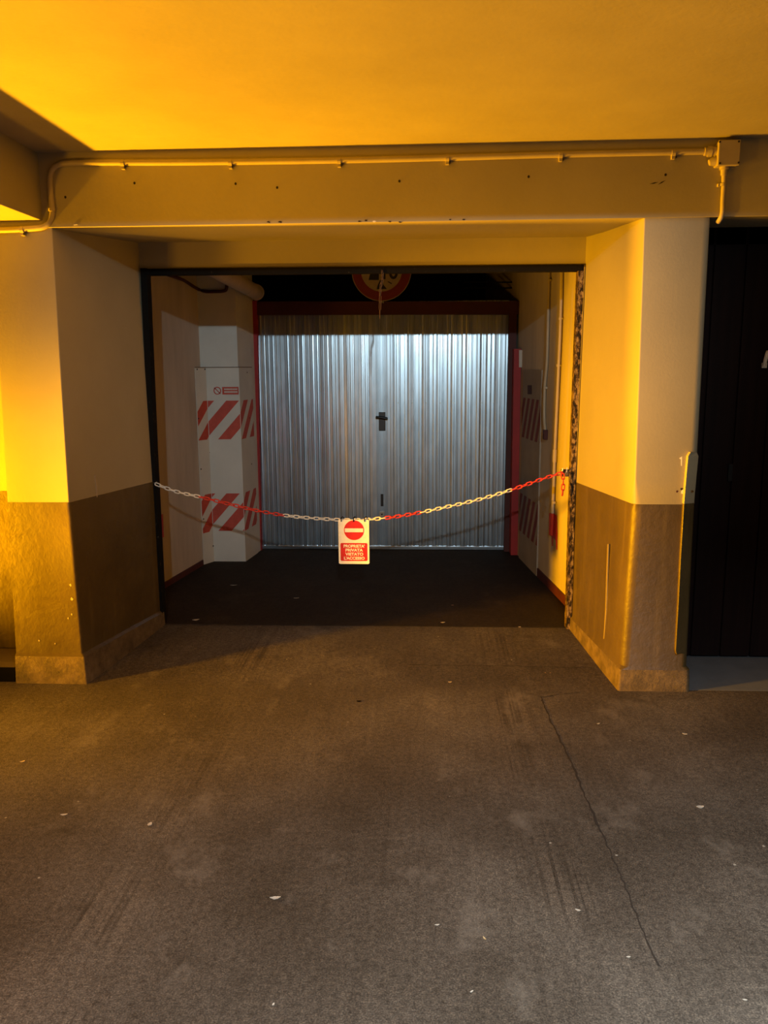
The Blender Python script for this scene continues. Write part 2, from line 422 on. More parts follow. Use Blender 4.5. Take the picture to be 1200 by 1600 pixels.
struct(mb.build('trim_lintel', M['cream'], bevel=.004))
# beam running towards the viewer on the left
mb = MB(); mb.box((-2.50, -3.2, 2.582), (-2.035, 0.0, 3.0)); struct(mb.build('ceiling_beam_left', M['cream'], bevel=.005))
# old anchor holes and chips in the beam
for (x, y) in [(102, 308), (210, 286), (368, 287), (433, 293), (624, 283), (826, 276), (1040, 273), (530, 252)]:
    c = aY(x, y, -.0092); mb = MB(); pts = [c+Vector((math.cos(a)*.006, 0, math.sin(a)*.007)) for a in [i*math.pi/4 for i in range(8)]]
    mb.prism(pts, (0, .003, 0)); mb.build('anchor_hole', M['hole'], beam)
for (x, y) in [(562, 346), (572, 344), (585, 346), (609, 346), (703, 343), (724, 343), (420, 347), (438, 347), (118, 351), (625, 347)]:
    c = aY(x, y, -.0095); mb = MB()
    pts = [c+Vector((math.cos(a)*random.uniform(.004, .014), 0, math.sin(a)*random.uniform(.002, .006))) for a in [i*math.pi/3 for i in range(6)]]
    mb.prism(pts, (0, .004, 0)); mb.build('paint_chip', M['plaster'] if random.random() < .45 else M['hole'], beam)
for (x, y, a) in [(1034, 285, -.5), (1022, 286, -.2)]:
    c = aY(x, y, -.0092); d = Vector((math.cos(a), 0, -math.sin(a)))*.022; n = Vector((d.z, 0, -d.x)).normalized()*.003
    mb = MB(); mb.prism([c-d, c+n, c+d, c-n], (0, .003, 0)); mb.build('scratch', M['hole'], beam)

# paint runs and chips on the reveals
def on_face(p0, p1):
    p0 = Vector(p0); n = Vector((-(p1[1]-p0.y), p1[0]-p0.x, 0)).normalized(); return p0, n
wall_left = bpy.data.objects['wall_left']
def run(pix, wpx, pl, parent, mat, name='paint_run'):
    p0, n = pl; mb = MB(); toward = n if n.dot(CAM-p0) > 0 else -n
    L = [aP(x-wpx/2*random.uniform(.6, 1.3), y, p0+toward*.002, n) for x, y in pix]; R = [aP(x+wpx/2*random.uniform(.6, 1.3), y, p0+toward*.002, n) for x, y in pix]
    m = len(pix); mb.add(L+R+[v-toward*.006 for v in L+R], [(i, i+1, m+i+1, m+i) for i in range(m-1)]+[(i, 2*m+i, 2*m+i+1, i+1) for i in range(m-1)]+[(m+i, m+i+1, 3*m+i+1, 3*m+i) for i in range(m-1)])
    return mb.build(name, mat, parent)
LREV = on_face((lerp_at(tB, 1.0), 0, 0), (lerp_at(tC, 1.0), F-.004)); RREV = on_face((lerp_at(tP, .6), 0, 0), (lerp_at(tR, .6), F-.004))
RREV[0].x -= .004
run([(149, 742), (151, 757), (152, 771), (151.5, 780)], 1.6, LREV, wall_left, M['pipe'], 'paint_chip')
run([(153, 800), (154, 806), (154, 813)], 1.8, LREV, wall_left, M['pipe'], 'paint_chip')
run([(122, 386), (123, 398), (121, 404)], 1.6, LREV, wall_left, M['pipe'], 'paint_chip')
run([(157, 905), (159, 950), (161.5, 1003)], 1.2, LREV, wall_left, M['dado'])
run([(949.5, 850), (948, 900), (946, 955), (943, 1003)], 1.6, RREV, wall_right, M['run'])
for (x, y, r) in [(110, 914, .008), (112, 936, .010), (106.5, 966, .006), (61, 1001, .006), (112, 960, .006), (86, 1006, .005)]:
    c = aY(x, y, -.0035); mb = MB(); mb.prism([c+Vector((math.cos(a)*r*random.uniform(.5, 1), 0, math.sin(a)*r*random.uniform(.7, 1.2))) for a in [k*math.pi/4 for k in range(8)]], (0, .006, 0)); mb.build('paint_chip', M['pipe'], wall_left)

# ------------------------------------------------------------------ bay walls
def wl(t): return Vector((-2.158, 1.956, 0)).lerp(Vector((-2.053, 2.803, 0)), t)     # left bay wall line on plan
dl = Vector((.105, .847, 0)); nl = Vector((.847, -.105, 0)).normalized()
pl0 = Vector((-2.158, 1.956, 0))
def onl(y): return pl0+dl*((y-1.956)/.847)
mb = MB(); a = onl(F+.0); b = onl(3.7)
mb.hexa([(a.x-.2, a.y, 0), (a.x, a.y, 0), (b.x, b.y, 0), (b.x-.2, b.y, 0)], [(a.x-.2, a.y, 3.13), (a.x, a.y, 3.13), (b.x, b.y, 3.13), (b.x-.2, b.y, 3.13)])
wall_bay_left = struct(mb.build('wall_bay_left', M['bay']))
pr0 = Vector((1.057, 1.503, 0)); dr = Vector((.897-1.057, 2.998-1.503, 0)); nr = Vector((-dr.y, dr.x, 0)).normalized()
if nr.x > 0: nr = -nr
def onr(y): return pr0+dr*((y-1.503)/dr.y)
mb = MB(); a = onr(F+.0); b = onr(5.2)
mb.hexa([(a.x, a.y, 0), (a.x+.2, a.y, 0), (b.x+.2, b.y, 0), (b.x, b.y, 0)], [(a.x, a.y, 3.13), (a.x+.2, a.y, 3.13), (b.x+.2, b.y, 3.13), (b.x, b.y, 3.13)])
wall_bay_right = struct(mb.build('wall_bay_right', M['bay_right']))
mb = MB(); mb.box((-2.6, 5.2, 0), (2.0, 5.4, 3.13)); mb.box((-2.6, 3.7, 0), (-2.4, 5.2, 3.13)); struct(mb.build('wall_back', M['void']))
# skirtings
mb = MB(); a = onl(F+.06); b = onl(2.78)
mb.hexa([a+Vector((-.01, 0, FZ)), a+nl*.010+Vector((0, 0, FZ)), b+nl*.010+Vector((0, 0, FZ)), b+Vector((-.01, 0, FZ))],
        [a+Vector((-.01, 0, FZ+.05)), a+nl*.010+Vector((0, 0, FZ+.05)), b+nl*.010+Vector((0, 0, FZ+.05)), b+Vector((-.01, 0, FZ+.05))])
struct(mb.build('baseboard_left', M['baseboard']))
mb = MB(); a = onr(F+.06); b = onr(2.44)
mb.hexa([a+nr*.010+Vector((0, 0, FZ)), a+Vector((.01, 0, FZ)), b+Vector((.01, 0, FZ)), b+nr*.010+Vector((0, 0, FZ))],
        [a+nr*.010+Vector((0, 0, FZ+.075)), a+Vector((.01, 0, FZ+.075)), b+Vector((.01, 0, FZ+.075)), b+nr*.010+Vector((0, 0, FZ+.075))])
struct(mb.build('baseboard_right', M['baseboard']))
# white column standing against the left bay wall
cA = Vector((-2.037, 2.935, 0)); cB = Vector((-1.985, 2.935, 0)); cC = Vector((-1.694, 2.938, 0)); cD = Vector((-1.640, 3.42, 0))
mb = MB(); ring = [cA+Vector((-.1, 0, 0)), cC, cD, Vector((-2.1, 3.42, 0))]
zcol = 3.12
mb.hexa([p+Vector((0, 0, 0)) for p in ring], [p+Vector((0, 0, zcol)) for p in ring])
struct(mb.build('wall_column', M['white'], bevel=.004))

# ------------------------------------------------------------------ hazard boards
def clip_u(poly, u0, u1):
    def cl(P, f, g):
        out = []
        for i in range(len(P)):
            a, b = P[i], P[(i+1) % len(P)]
            ia, ib = f(a), f(b)
            if ia: out.append(a)
            if ia != ib: out.append(g(a, b))
        return out
    def cut(uc): return lambda a, b: (uc, a[1]+(b[1]-a[1])*(uc-a[0])/(b[0]-a[0]))
    P = cl(poly, lambda p: p[0] >= u0, cut(u0))
    return cl(P, lambda p: p[0] <= u1, cut(u1)) if P else P
def stripes(o, faces, v0, v1, u_ref, period, width, shift, mat):
    """faces: list of (origin at u0, unit dir, normal, u0, u1); stripes slope over the unfolded board"""
    mb = MB()
    for (org, d, n, u0, u1) in faces:
        for k in range(-12, 13):
            t0 = u_ref+k*period
            q = [(t0, v1), (t0+width, v1), (t0+width-shift, v0), (t0-shift, v0)]
            q = clip_u(q, u0+.004, u1-.004)
            if len(q) < 3: continue
            pts = [org+d*(u-u0)+Vector((0, 0, v))+n*.0015 for u, v in q]
            mb.prism(pts, n*-.003)
    return mb.build('stripe_band', mat, o)

board_l = empty('hazard_board', (-1.9, 2.92, FZ), 'white folded column board with two red striped bands beside the left jamb', 'board')
zt = aY(345, 574, 2.925).z
th = .007
A0 = onl(2.80)+nl*th; B0 = Vector((-1.985, 2.935-th, 0)); C0 = Vector((cC.x+th, cC.y-th, 0)); D0 = Vector((cD.x+th+.0, 3.30, 0)); D0.x = cC.x+(cD.x-cC.x)*(3.30-cC.y)/(cD.y-cC.y)+th
mb = MB()
for (a, b, n) in ((A0, B0, None), (B0, C0, None), (C0, D0, None)):
    d = (b-a).normalized(); n = Vector((d.y, -d.x, 0))
    mb.hexa([a+Vector((0, 0, FZ)), b+Vector((0, 0, FZ)), b-n*th+Vector((0, 0, FZ)), a-n*th+Vector((0, 0, FZ))],
            [a+Vector((0, 0, zt)), b+Vector((0, 0, zt)), b-n*th+Vector((0, 0, zt)), a-n*th+Vector((0, 0, zt))])
mb.build('panel', M['board'], board_l)
mb = MB()
for a, b in ((A0, B0), (B0, C0), (C0, D0)):
    d = (b-a).normalized(); n = Vector((d.y, -d.x, 0))
    mb.prism([a+n*.001+Vector((0, 0, zt-.004)), b+n*.001+Vector((0, 0, zt-.004)), b+n*.001+Vector((0, 0, zt+.004)), a+n*.001+Vector((0, 0, zt+.004))], n*-.008)
mb.build('top_edge', M['boardedge'], board_l)
wA, wB, wC = (B0-A0).length, (C0-B0).length, (D0-C0).length
fc = []
for a, b, u0, u1 in ((A0, B0, -wA, 0), (B0, C0, 0, wB), (C0, D0, wB, wB+wC)):
    d = (b-a).normalized(); fc.append((a, d, Vector((d.y, -d.x, 0)), u0, u1))
YB = B0.y
s1t, s1b = aY(350, 626, YB).z, aY(350, 686.5, YB).z
s2t, s2b = aY(355, 771, YB).z, aY(355, 829.5, YB).z
stripes(board_l, fc, s1b, s1t, .173, .2275, .117, .317, M['striped'])
stripes(board_l, fc, s2b, s2t, .140, .2275, .125, .317, M['striped'])
def ringdisc(c, r0, r1, n, ux, uz, th_, seg=28):
    mb = MB(); vs = []
    for i in range(seg):
        a = 2*math.pi*i/seg; e = ux*math.cos(a)+uz*math.sin(a)
        vs += [c+e*r0, c+e*r1, c+e*r0-n*th_, c+e*r1-n*th_]
    fs = []
    for i in range(seg):
        j = (i+1) % seg; i4, j4 = 4*i, 4*j
        fs += [(i4, i4+1, j4+1, j4), (i4+2, j4+2, j4+3, i4+3), (i4+1, i4+3, j4+3, j4+1), (i4, j4, j4+2, i4+2)]
    mb.add(vs, fs); return mb
XV, ZV, NF = Vector((1, 0, 0)), Vector((0, 0, 1)), Vector((0, -1, 0))
c = aY(339.5, 610.5, YB-.002); mb = ringdisc(c, .026, .035, NF, XV, ZV, .002)
d = Vector((.7, 0, -.7)); n = Vector((.7, 0, .7))
mb.prism([c-d*.04+n*.004, c+d*.04+n*.004, c+d*.04-n*.004, c-d*.04-n*.004], (0, .002, 0))
mb.build('prohibition_symbol', M['striped'], board_l)
a, b = aY(347.5, 616.5, YB-.002), aY(372.5, 604.5, YB-.002)
mb = MB(); mb.box((a.x, YB-.002, a.z), (b.x, YB, b.z)); st = mb.build('sticker', M['striped'], board_l)
mb = MB(); hh = b.z-a.z
for k, (f0, f1) in enumerate(((.60, .80), (.22, .45))):
    x = a.x+.018
    while x < b.x-.012:
        wd = random.uniform(.006, .010); mb.box((x, YB-.003, a.z+hh*f0), (x+wd, YB-.001, a.z+hh*f1)); x += wd+.003
mb.build('lettering', M['board'], st)
for (px, py, pl) in [(308, 577, 0), (320, 577, 0), (310, 654, 0), (314, 733, 0), (328, 707, 0), (333, 853, 0), (318, 811, 0), (386, 582, 2), (389.5, 653, 2), (393, 725, 2)]:
    p0, d0, n0, _, _ = fc[pl]; q = aP(px, py, p0, n0)
    mb = MB(); ux = d0; mb.prism([q+n0*.002+(ux*math.cos(k*math.pi/4)+ZV*math.sin(k*math.pi/4))*.007 for k in range(8)], n0*-.004)
    mb.build('screw', M['hole'], board_l)

board_r = empty('hazard_board', (.9, 2.8, FZ), 'narrow white striped board on the right bay wall beside the red post', 'board')
y0r, y1r = 2.454, 3.15
a = onr(y1r); b = onr(y0r)
ztr = aP(838, 578, pr0, nr).z
mb = MB()
mb.hexa([a+nr*.012+Vector((0, 0, FZ)), b+nr*.012+Vector((0, 0, FZ)), b+nr*.0+Vector((0, 0, FZ)), a+Vector((0, 0, FZ))],
        [a+nr*.012+Vector((0, 0, ztr)), b+nr*.012+Vector((0, 0, ztr)), b+Vector((0, 0, ztr)), a+Vector((0, 0, ztr))])
mb.build('panel', M['boarddim'], board_r)
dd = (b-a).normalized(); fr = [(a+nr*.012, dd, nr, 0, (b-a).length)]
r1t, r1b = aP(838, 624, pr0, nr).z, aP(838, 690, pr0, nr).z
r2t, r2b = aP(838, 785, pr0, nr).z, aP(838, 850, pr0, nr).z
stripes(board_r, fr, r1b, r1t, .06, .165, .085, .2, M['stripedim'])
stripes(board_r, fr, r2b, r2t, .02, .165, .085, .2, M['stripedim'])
q = [aP(x, y, pr0+nr*.013, nr) for x, y in ((824.5, 616), (831, 616), (831, 602), (824.5, 602))]
mb = MB(); mb.prism(q, nr*.001); mb.build('sticker', M['darkred'], board_r)

# ------------------------------------------------------------------ steel door frame at the mouth of the bay
frame = empty('steel_portal_frame', (-.43, F, FZ), 'black peeling steel frame lining the mouth of the bay', 'frame')
def post(pxl, pxr, Y0, Y1, mat, name):
    (xa, ya), (xb, yb), (xc, yc) = pxl; (xd, yd), (xe, ye), (xf, yf) = pxr
    mb = MB(); L = [aY(x, y, Y0) for x, y in pxl]; R = [aY(x, y, Y0) for x, y in pxr]
    L[-1].z = R[-1].z = FZ
    for i in range(2):
        lo = [L[i+1], R[i+1], R[i+1]+Vector((0, Y1-Y0, 0)), L[i+1]+Vector((0, Y1-Y0, 0))]
        hi = [L[i], R[i], R[i]+Vector((0, Y1-Y0, 0)), L[i]+Vector((0, Y1-Y0, 0))]
        mb.hexa(lo, hi)
    return mb.build(name, mat, frame)
YF0, YF1 = F-.028, F+.05
post([(219, 419), (232, 700), (245, 977)], [(229, 419), (241, 700), (255, 977)], YF0, YF1, M['frame'], 'post')
post([(904, 413), (893, 700), (885, 981)], [(913.5, 413), (901, 700), (893, 981)], YF0, YF1, M['peel'], 'post')
# thin inner lip of the right post
a, b = aY(219, 420, YF0), aY(913, 413, YF0); a2, b2 = aY(220, 429.5, YF0), aY(912, 423, YF0)
mb = MB(); off = Vector((0, YF1-YF0, 0)); mb.hexa([a2, b2, b2+off, a2+off], [a, b, b+off, a+off]); mb.build('header', M['frame'], frame)
# hook plates for the chain
hk = aY(890, 738, YF0-.01)
mb = MB(); mb.box((hk.x-.055, F-.03, hk.z-.03), (hk.x+.012, F-.018, hk.z+.018)); pl = mb.build('hook_plate', M['peel'], frame)
mb = MB(); mb.tube(smoothpath([(hk.x-.05, F-.03, hk.z+.012), (hk.x-.05, F-.055, hk.z+.012), (hk.x-.05, F-.06, hk.z+.03)], 4), .004, 8); mb.build('hook', M['plaster'], pl)
mb = MB(); mb.tube([(hk.x-.02, F-.03, hk.z+.0), (hk.x-.02, F-.05, hk.z+.03)], .005, 8)
mb.build('hook', M['plaster'], pl)
hkl = aY(243, 755, YF0-.01)
mb = MB(); mb.tube(smoothpath([(hkl.x-.015, F-.028, hkl.z), (hkl.x-.005, F-.045, hkl.z+.004), (hkl.x+.006, F-.045, hkl.z+.0), (hkl.x+.004, F-.028, hkl.z+.01)], 4), .004, 8); mb.build('hook', M['steel'], frame)

# ------------------------------------------------------------------ barrier chain
def link_mesh(L=.050, W=.027, r=.0042, n=8, seg=6):
    path = []; h = (L-W)/2; R = W/2-r
    for i in range(seg+1): a = -math.pi/2+math.pi*i/seg; path.append(Vector((h+R*math.cos(a), R*math.sin(a), 0)))
    for i in range(seg+1): a = math.pi/2+math.pi*i/seg; path.append(Vector((-h+R*math.cos(a), R*math.sin(a), 0)))
    me = bpy.data.meshes.new('chain_link'); vs = []; fs = []; m = len(path)
    for i, p in enumerate(path):
        t = (path[(i+1) % m]-path[i-1]).normalized(); a = Vector((0, 0, 1)); b = t.cross(a)
        for k in range(n): an = 2*math.pi*k/n; vs.append(p+(a*math.cos(an)+b*math.sin(an))*r)
    for i in range(m):
        for k in range(n): fs.append((i*n+k, i*n+(k+1) % n, ((i+1) % m)*n+(k+1) % n, ((i+1) % m)*n+k))
    me.from_pydata([tuple(v) for v in vs], [], fs)
    for p in me.polygons: p.use_smooth = True
    return me
lmw = link_mesh(); lmw.materials.append(M['chainwhite']); lmr = lmw.copy(); lmr.materials.clear(); lmr.materials.append(M['chainred'])
YCH = F-.05
chain = empty('barrier_chain', aY(245, 757, YCH), 'red and white plastic chain slung across the bay between the frame posts', 'chain')
def lay(path, pitch, colour, roll0=0):
    acc = [0]
    for a, b in zip(path, path[1:]): acc.append(acc[-1]+(b-a).length)
    tot = acc[-1]; n = max(1, round(tot/pitch)); outp = []
    for i in range(n):
        s = (i+.5)*tot/n; k = 0
        while acc[k+1] < s: k += 1
        t = (s-acc[k])/(acc[k+1]-acc[k]); p = path[k].lerp(path[k+1], t); d = (path[k+1]-path[k]).normalized()
        up = Vector((0, -1, 0)); side = up.cross(d).normalized(); up = d.cross(side)
        R = Matrix((d, side, up)).transposed().to_4x4() @ Matrix.Rotation(math.radians(roll0+(90 if i % 2 else 0)+random.uniform(-12, 12)), 4, 'X')
        o = bpy.data.objects.new('chain_link', lmr if colour(p) else lmw); COL.objects.link(o); o.parent = chain
        o.matrix_local = Matrix.Translation(p-chain.location) @ R
PX = [(243, 756), (275, 768), (313, 776.5), (360, 788), (405, 798.5), (450, 806), (500, 810.5), (550, 812.5), (600, 809.5), (650, 802), (700, 791.5), (750, 780), (800, 765), (850, 747.5), (878, 739)]
path = smoothpath([aY(x, y, YCH) for x, y in PX], 10)
redspans = [(aY(a, 790, YCH).x, aY(b, 790, YCH).x) for a, b in ((313, 446), (606, 655), (797, 900))]
lay(path, .0345, lambda p: any(a <= p.x <= b for a, b in redspans), 8)
tail = [aY(879, 740, YCH-.006)+Vector((0, 0, -.0)), aY(880, 752, YCH-.006), aY(879.5, 765, YCH-.006), aY(878.5, 774, YCH-.006)]
lay(smoothpath(tail, 6), .034, lambda p: True, 20)

# ------------------------------------------------------------------ sign hanging on the chain
def roundrect(x0, x1, z0, z1, r, y, k=5):
    out = []
    for cx, cz, a0 in ((x1-r, z0+r, -90), (x1-r, z1-r, 0), (x0+r, z1-r, 90), (x0+r, z0+r, 180)):
        for i in range(k+1):
            a = math.radians(a0+90*i/k); out.append(Vector((cx+r*math.cos(a), y, cz+r*math.sin(a))))
    return out
YS = YCH-.012
s0 = aY(529.5, 881, YS); s1 = aY(576.5, 812, YS); tl = .0
sign = empty('no_entry_sign', (s0.x+.1, YS, s0.z), 'white hanging sign with red no-entry disc reading PROPRIETA PRIVATA, on the chain', 'sign')
Wd, Hg = s1.x-s0.x, s1.z-s0.z
mb = MB(); mb.prism(roundrect(s0.x, s1.x, s0.z, s1.z, .010, YS), (0, .004, 0)); mb.build('board', M['signwhite'], sign)
cx = s0.x+Wd*.51; czd = aY(553, 828.5, YS).z
mb = MB(); mb.prism([Vector((cx+.068*math.cos(i*math.pi/24), YS-.0012, czd+.068*math.sin(i*math.pi/24))) for i in range(48)], (0, .0014, 0)); disc = mb.build('no_entry_disc', M['signred'], sign)
mb = MB(); mb.box((cx-.062, YS-.0024, czd-.013), (cx+.062, YS-.0010, czd+.013)); mb.build('bar', M['signwhite'], disc)
pz1, pz0 = aY(553, 848.5, YS).z, aY(553, 876.5, YS).z
mb = MB(); mb.prism(roundrect(s0.x+.013, s1.x-.013, pz0, pz1, .008, YS-.0012), (0, .0014, 0)); panel = mb.build('text_panel', M['signred'], sign)
lines = ["PROPRIETA'", 'PRIVATA', 'VIETATO', "L'ACCESSO"]; wid = [.143, .118, .122, .140]
for i, tx in enumerate(lines):
    zc = pz1-(pz1-pz0)*(.165+.225*i)
    mw = Matrix.Translation((cx, YS-.0018, zc)) @ Matrix.Rotation(math.radians(90), 4, 'X')
    o = text_mesh('lettering', tx, .0275, M['signwhite'], bold=.0009, extrude=.0006, parent=None, mw=None)
    ww = o.dimensions.x if o.dimensions.x else 1
    bb = [v.co.x for v in o.data.vertices]; ww = max(bb)-min(bb)
    o.data.transform(Matrix.Diagonal((wid[i]/ww, 1, 1, 1))); o.data.transform(mw)
    o.data.transform(Matrix.Translation(-sign.location)); o.parent = panel
for fx in (.10, .50, .86):
    x = s0.x+Wd*fx
    mb = MB(); mb.tube(smoothpath([(x, YS-.003, s1.z-.014), (x, YS-.003, s1.z+.010), (x+.008, YS, s1.z+.018), (x+.018, YS+.006, s1.z+.012)], 4), .0032, 8)
    mb.build('hanging_hook', M['rubber'], sign)

# ------------------------------------------------------------------ corrugated garage door
door = empty('garage_door', (-.44, DY, FZ), 'corrugated galvanised steel garage door closing the back of the bay', 'garage door')
xl0, xr0 = aY(408, 858, DY).x, aY(787, 858, DY).x
xl1, xr1 = aY(400, 493, DY).x, aY(797, 493, DY).x
zd0, zd1 = aY(600, 857, DY).z, 2.42
def leaf(x0, x1, name):
    mb = MB(); n = max(1, round((x1-x0-.05)/.139)); P = (x1-x0-.05)/n; prof = [(x0, 0), (x0+.025, 0)]
    for i in range(n):
        b = x0+.025+i*P
        for f, dpt in ((.0, 0), (.035, .016), (.20, .016), (.235, .002), (.30, .001), (.33, .011), (.44, .011), (.47, 0), (.62, 0), (.65, .010), (.71, .010), (.74, .001), (.93, .001)):
            prof.append((b+f*P, dpt+random.uniform(-.0006, .0006)))
    prof += [(x1-.025, 0), (x1, 0)]
    m = len(prof)
    vs = [(x, DY-dp, zd0) for x, dp in prof]+[(x, DY-dp, zd1) for x, dp in prof]+[(x, DY+.03, zd0) for x, dp in prof]+[(x, DY+.03, zd1) for x, dp in prof]
    fs = [(i, i+1, m+i+1, m+i) for i in range(m-1)]+[(2*m+i, 3*m+i, 3*m+i+1, 2*m+i+1) for i in range(m-1)]
    fs += [(i, 2*m+i, 2*m+i+1, i+1) for i in range(m-1)]+[(m+i, m+i+1, 3*m+i+1, 3*m+i) for i in range(m-1)]
    fs += [(0, m, 3*m, 2*m), (m-1, 3*m-1, 4*m-1, 2*m-1)]
    mb.add(vs, fs); return mb.build(name, M['galv'], door)
xm0, xm1 = aY(588, 700, DY).x, aY(606, 700, DY).x
leaf(xl0-.02, xm0, 'corrugated_panel'); leaf(xm1, xr0+.012, 'corrugated_panel')
mb = MB(); ws = xm1-xm0
for f0, f1, dp in ((0, .10, .002), (.13, .24, .010), (.28, .40, .003), (.43, .57, .007), (.60, .72, .003), (.76, .87, .010), (.90, 1, .002)):
    mb.hexa([(xm0+f0*ws, DY-dp, zd0), (xm0+f1*ws, DY-dp+.002, zd0), (xm0+f1*ws, DY+.03, zd0), (xm0+f0*ws, DY+.03, zd0)], [(xm0+f0*ws, DY-dp, zd1), (xm0+f1*ws, DY-dp+.002, zd1), (xm0+f1*ws, DY+.03, zd1), (xm0+f0*ws, DY+.03, zd1)])
mb.box((xm0, DY+.01, zd0), (xm1, DY+.03, zd1)); mb.build('centre_stile', M['galv'], door)
mb = MB(); mb.box((xl0-.02, DY-.022, zd0-.005), (xr0+.012, DY+.03, zd0+.028)); mb.build('bottom_rail', M['galv'], door, bevel=.003)
mb = MB(); mb.box((xl0, DY-.012, FZ), (xr0, DY+.02, zd0-.005)); mb.build('seal', M['rubber'], door)
c0, c1 = aY(592, 673, DY-.02), aY(602, 644, DY-.02)
mb = MB(); mb.box((c0.x, DY-.022, c0.z), (c1.x, DY-.006, c1.z)); hp = mb.build('handle_plate', M['black'], door, bevel=.004)
hz = aY(597, 652, DY).z; hx = (c0.x+c1.x)/2
mb = MB(); mb.tube([(hx, DY-.02, hz), (hx, DY-.06, hz)], .010, 10); mb.tube([(hx-.058, DY-.06, hz+.004), (hx-.045, DY-.06, hz+.004), (hx, DY-.062, hz), (hx+.045, DY-.06, hz-.008), (hx+.058, DY-.06, hz-.008)], [.011, .013, .012, .013, .011], 10)
mb.build('turn_handle', M['black'], hp, smooth=True)
c0, c1 = aY(595, 791, DY-.01), aY(599, 772, DY-.01); mb = MB(); mb.box((c0.x, DY-.012, c0.z), (c1.x, DY-.007, c1.z)); mb.build('letter_slot', M['black'], door)
c0, c1 = aY(592.5, 808, DY-.01), aY(601, 799, DY-.01); mb = MB(); mb.box((c0.x, DY-.016, c0.z), (c1.x, DY-.007, c1.z)); lk = mb.build('lock_plate', M['steel'], door, bevel=.002)
xx = (c0.x+c1.x)/2; zz = (c0.z+c1.z)/2
mb = MB(); mb.prism([Vector((xx-.014, DY-.018, zz+.008)), Vector((xx, DY-.018, zz-.012)), Vector((xx+.014, DY-.018, zz+.008))], (0, .003, 0)); mb.build('keyhole', M['black'], lk)
for px in (588, 622, 644, 666, 688, 709, 731, 753, 771):
    q = aY(px, 629.5, DY-.016); mb = MB(); mb.tube([(q.x, DY-.008, q.z), (q.x, DY-.018, q.z)], .006, 8); mb.build('rivet', M['steel'], door)

# red door frame
dfr = empty('garage_door_frame', (xr0+.05, DY, FZ), 'dark red steel frame with tall red post around the corrugated door', 'door frame')
def slab(pxl, pxr, Y0, Y1, name, mat, zbot=None, parent=dfr):
    L = [aY(x, y, Y0) for x, y in pxl]; R = [aY(x, y, Y0) for x, y in pxr]
    if zbot is not None: L[-1].z = R[-1].z = zbot
    off = Vector((0, Y1-Y0, 0)); mb = MB()
    mb.hexa([L[-1], R[-1], R[-1]+off, L[-1]+off], [L[0], R[0], R[0]+off, L[0]+off]); return mb.build(name, mat, parent)
slab([(387, 470), (399.5, 862)], [(401, 470), (408.5, 862)], 3.40, 3.465, 'jamb', M['red'], FZ)
slab([(796.5, 470), (787.5, 862)], [(808, 470), (800, 862)], 3.40, 3.465, 'jamb', M['darkred'], FZ)
slab([(803.5, 545), (798, 867)], [(814.5, 545), (808.5, 867)], 3.25, 3.40, 'red_post', M['red'], FZ)
slab([(811, 547), (811, 574)], [(816.5, 547), (816.5, 574)], 3.243, 3.249, 'pale_patch', M['bay'])
slab([(385, 471), (385, 492)], [(818, 471), (818, 491)], 3.41, 3.46, 'header', M['darkred'])
for yy in (441, 450):
    a, b = aY(725, yy, 3.75), aY(800, yy, 3.75); mb = MB(); mb.tube([a, b], .006, 6); mb.build('guide_rail', M['frame'], dfr)

# ------------------------------------------------------------------ round prohibition sign over the door
rc = aY(596, 422.5, 3.38); rs = empty('round_road_sign', rc, 'round red-bordered road sign half hidden above the corrugated door', 'sign')
R_ = .277
def disc_mb(r, y0, y1, seg=56):
    mb = MB(); mb.prism([Vector((rc.x+r*math.cos(2*math.pi*i/seg), y0, rc.z+r*math.sin(2*math.pi*i/seg))) for i in range(seg)], (0, y1-y0, 0)); return mb
disc_mb(R_, 3.38, 3.384).build('backplate', M['enamel'], rs)
ringdisc(Vector((rc.x, 3.3785, rc.z)), .190, R_-.006, NF, XV, ZV, .002, 56).build('red_border', M['enamelred'], rs)
mb = MB()
def rp(x, y): q = aY(x, y, 3.378); return q
mb.prism([rp(576, 437.5), rp(592, 437.5), rp(592, 426), rp(588, 420), rp(579, 424)], (0, .002, 0))
mb.prism([rp(588.5, 452), rp(604.5, 451.5), rp(599, 445), rp(594, 437), rp(590, 446)], (0, .002, 0))
mb.prism([rp(605.5, 440.5), rp(611.5, 444), rp(612.5, 442.5), rp(607, 439.5)], (0, .002, 0))
mb.build('pictogram', M['ink'], rs)
q = rp(610, 427)
text_mesh('numerals', '10', .17, M['ink'], bold=.004, extrude=.001, parent=rs, mw=Matrix.Translation((q.x, 3.377, q.z+.01)) @ Matrix.Rotation(math.radians(90), 4, 'X'))
mb = MB(); mb.box((rc.x-.02, 3.384, 2.40), (rc.x+.02, 3.42, rc.z+.2)); mb.build('bracket', M['steel'], rs)

# thin chain with hook dangling from the frame header
pc = empty('hook_chain', aY(596, 429, F-.04), 'thin rusty chain with a wire hook dangling from the frame header', 'chain')
lms = link_mesh(.030, .018, .0028, 6, 4); lms.materials.append(M['rust'])
pp = [aY(597, 424, F-.04), aY(598, 436, F-.04), aY(595, 447, F-.04), aY(594, 461, F-.04)]
sp = smoothpath(pp, 6); L = 9
for i in range(L):
    t = (i+.5)/L*(len(sp)-1); k = int(t); p = sp[k].lerp(sp[k+1], t-k)
    o = bpy.data.objects.new('chain_link', lms); COL.objects.link(o); o.parent = pc
    o.matrix_local = Matrix.Translation(p-pc.location) @ Matrix.Rotation(math.radians(90), 4, 'Y') @ Matrix.Rotation(math.radians(90*i+30), 4, 'X')
mb = MB(); a, b, c_, d_ = aY(593, 461, F-.04), aY(592.5, 484, F-.04), aY(595, 484, F-.04), aY(595.5, 463, F-.04)
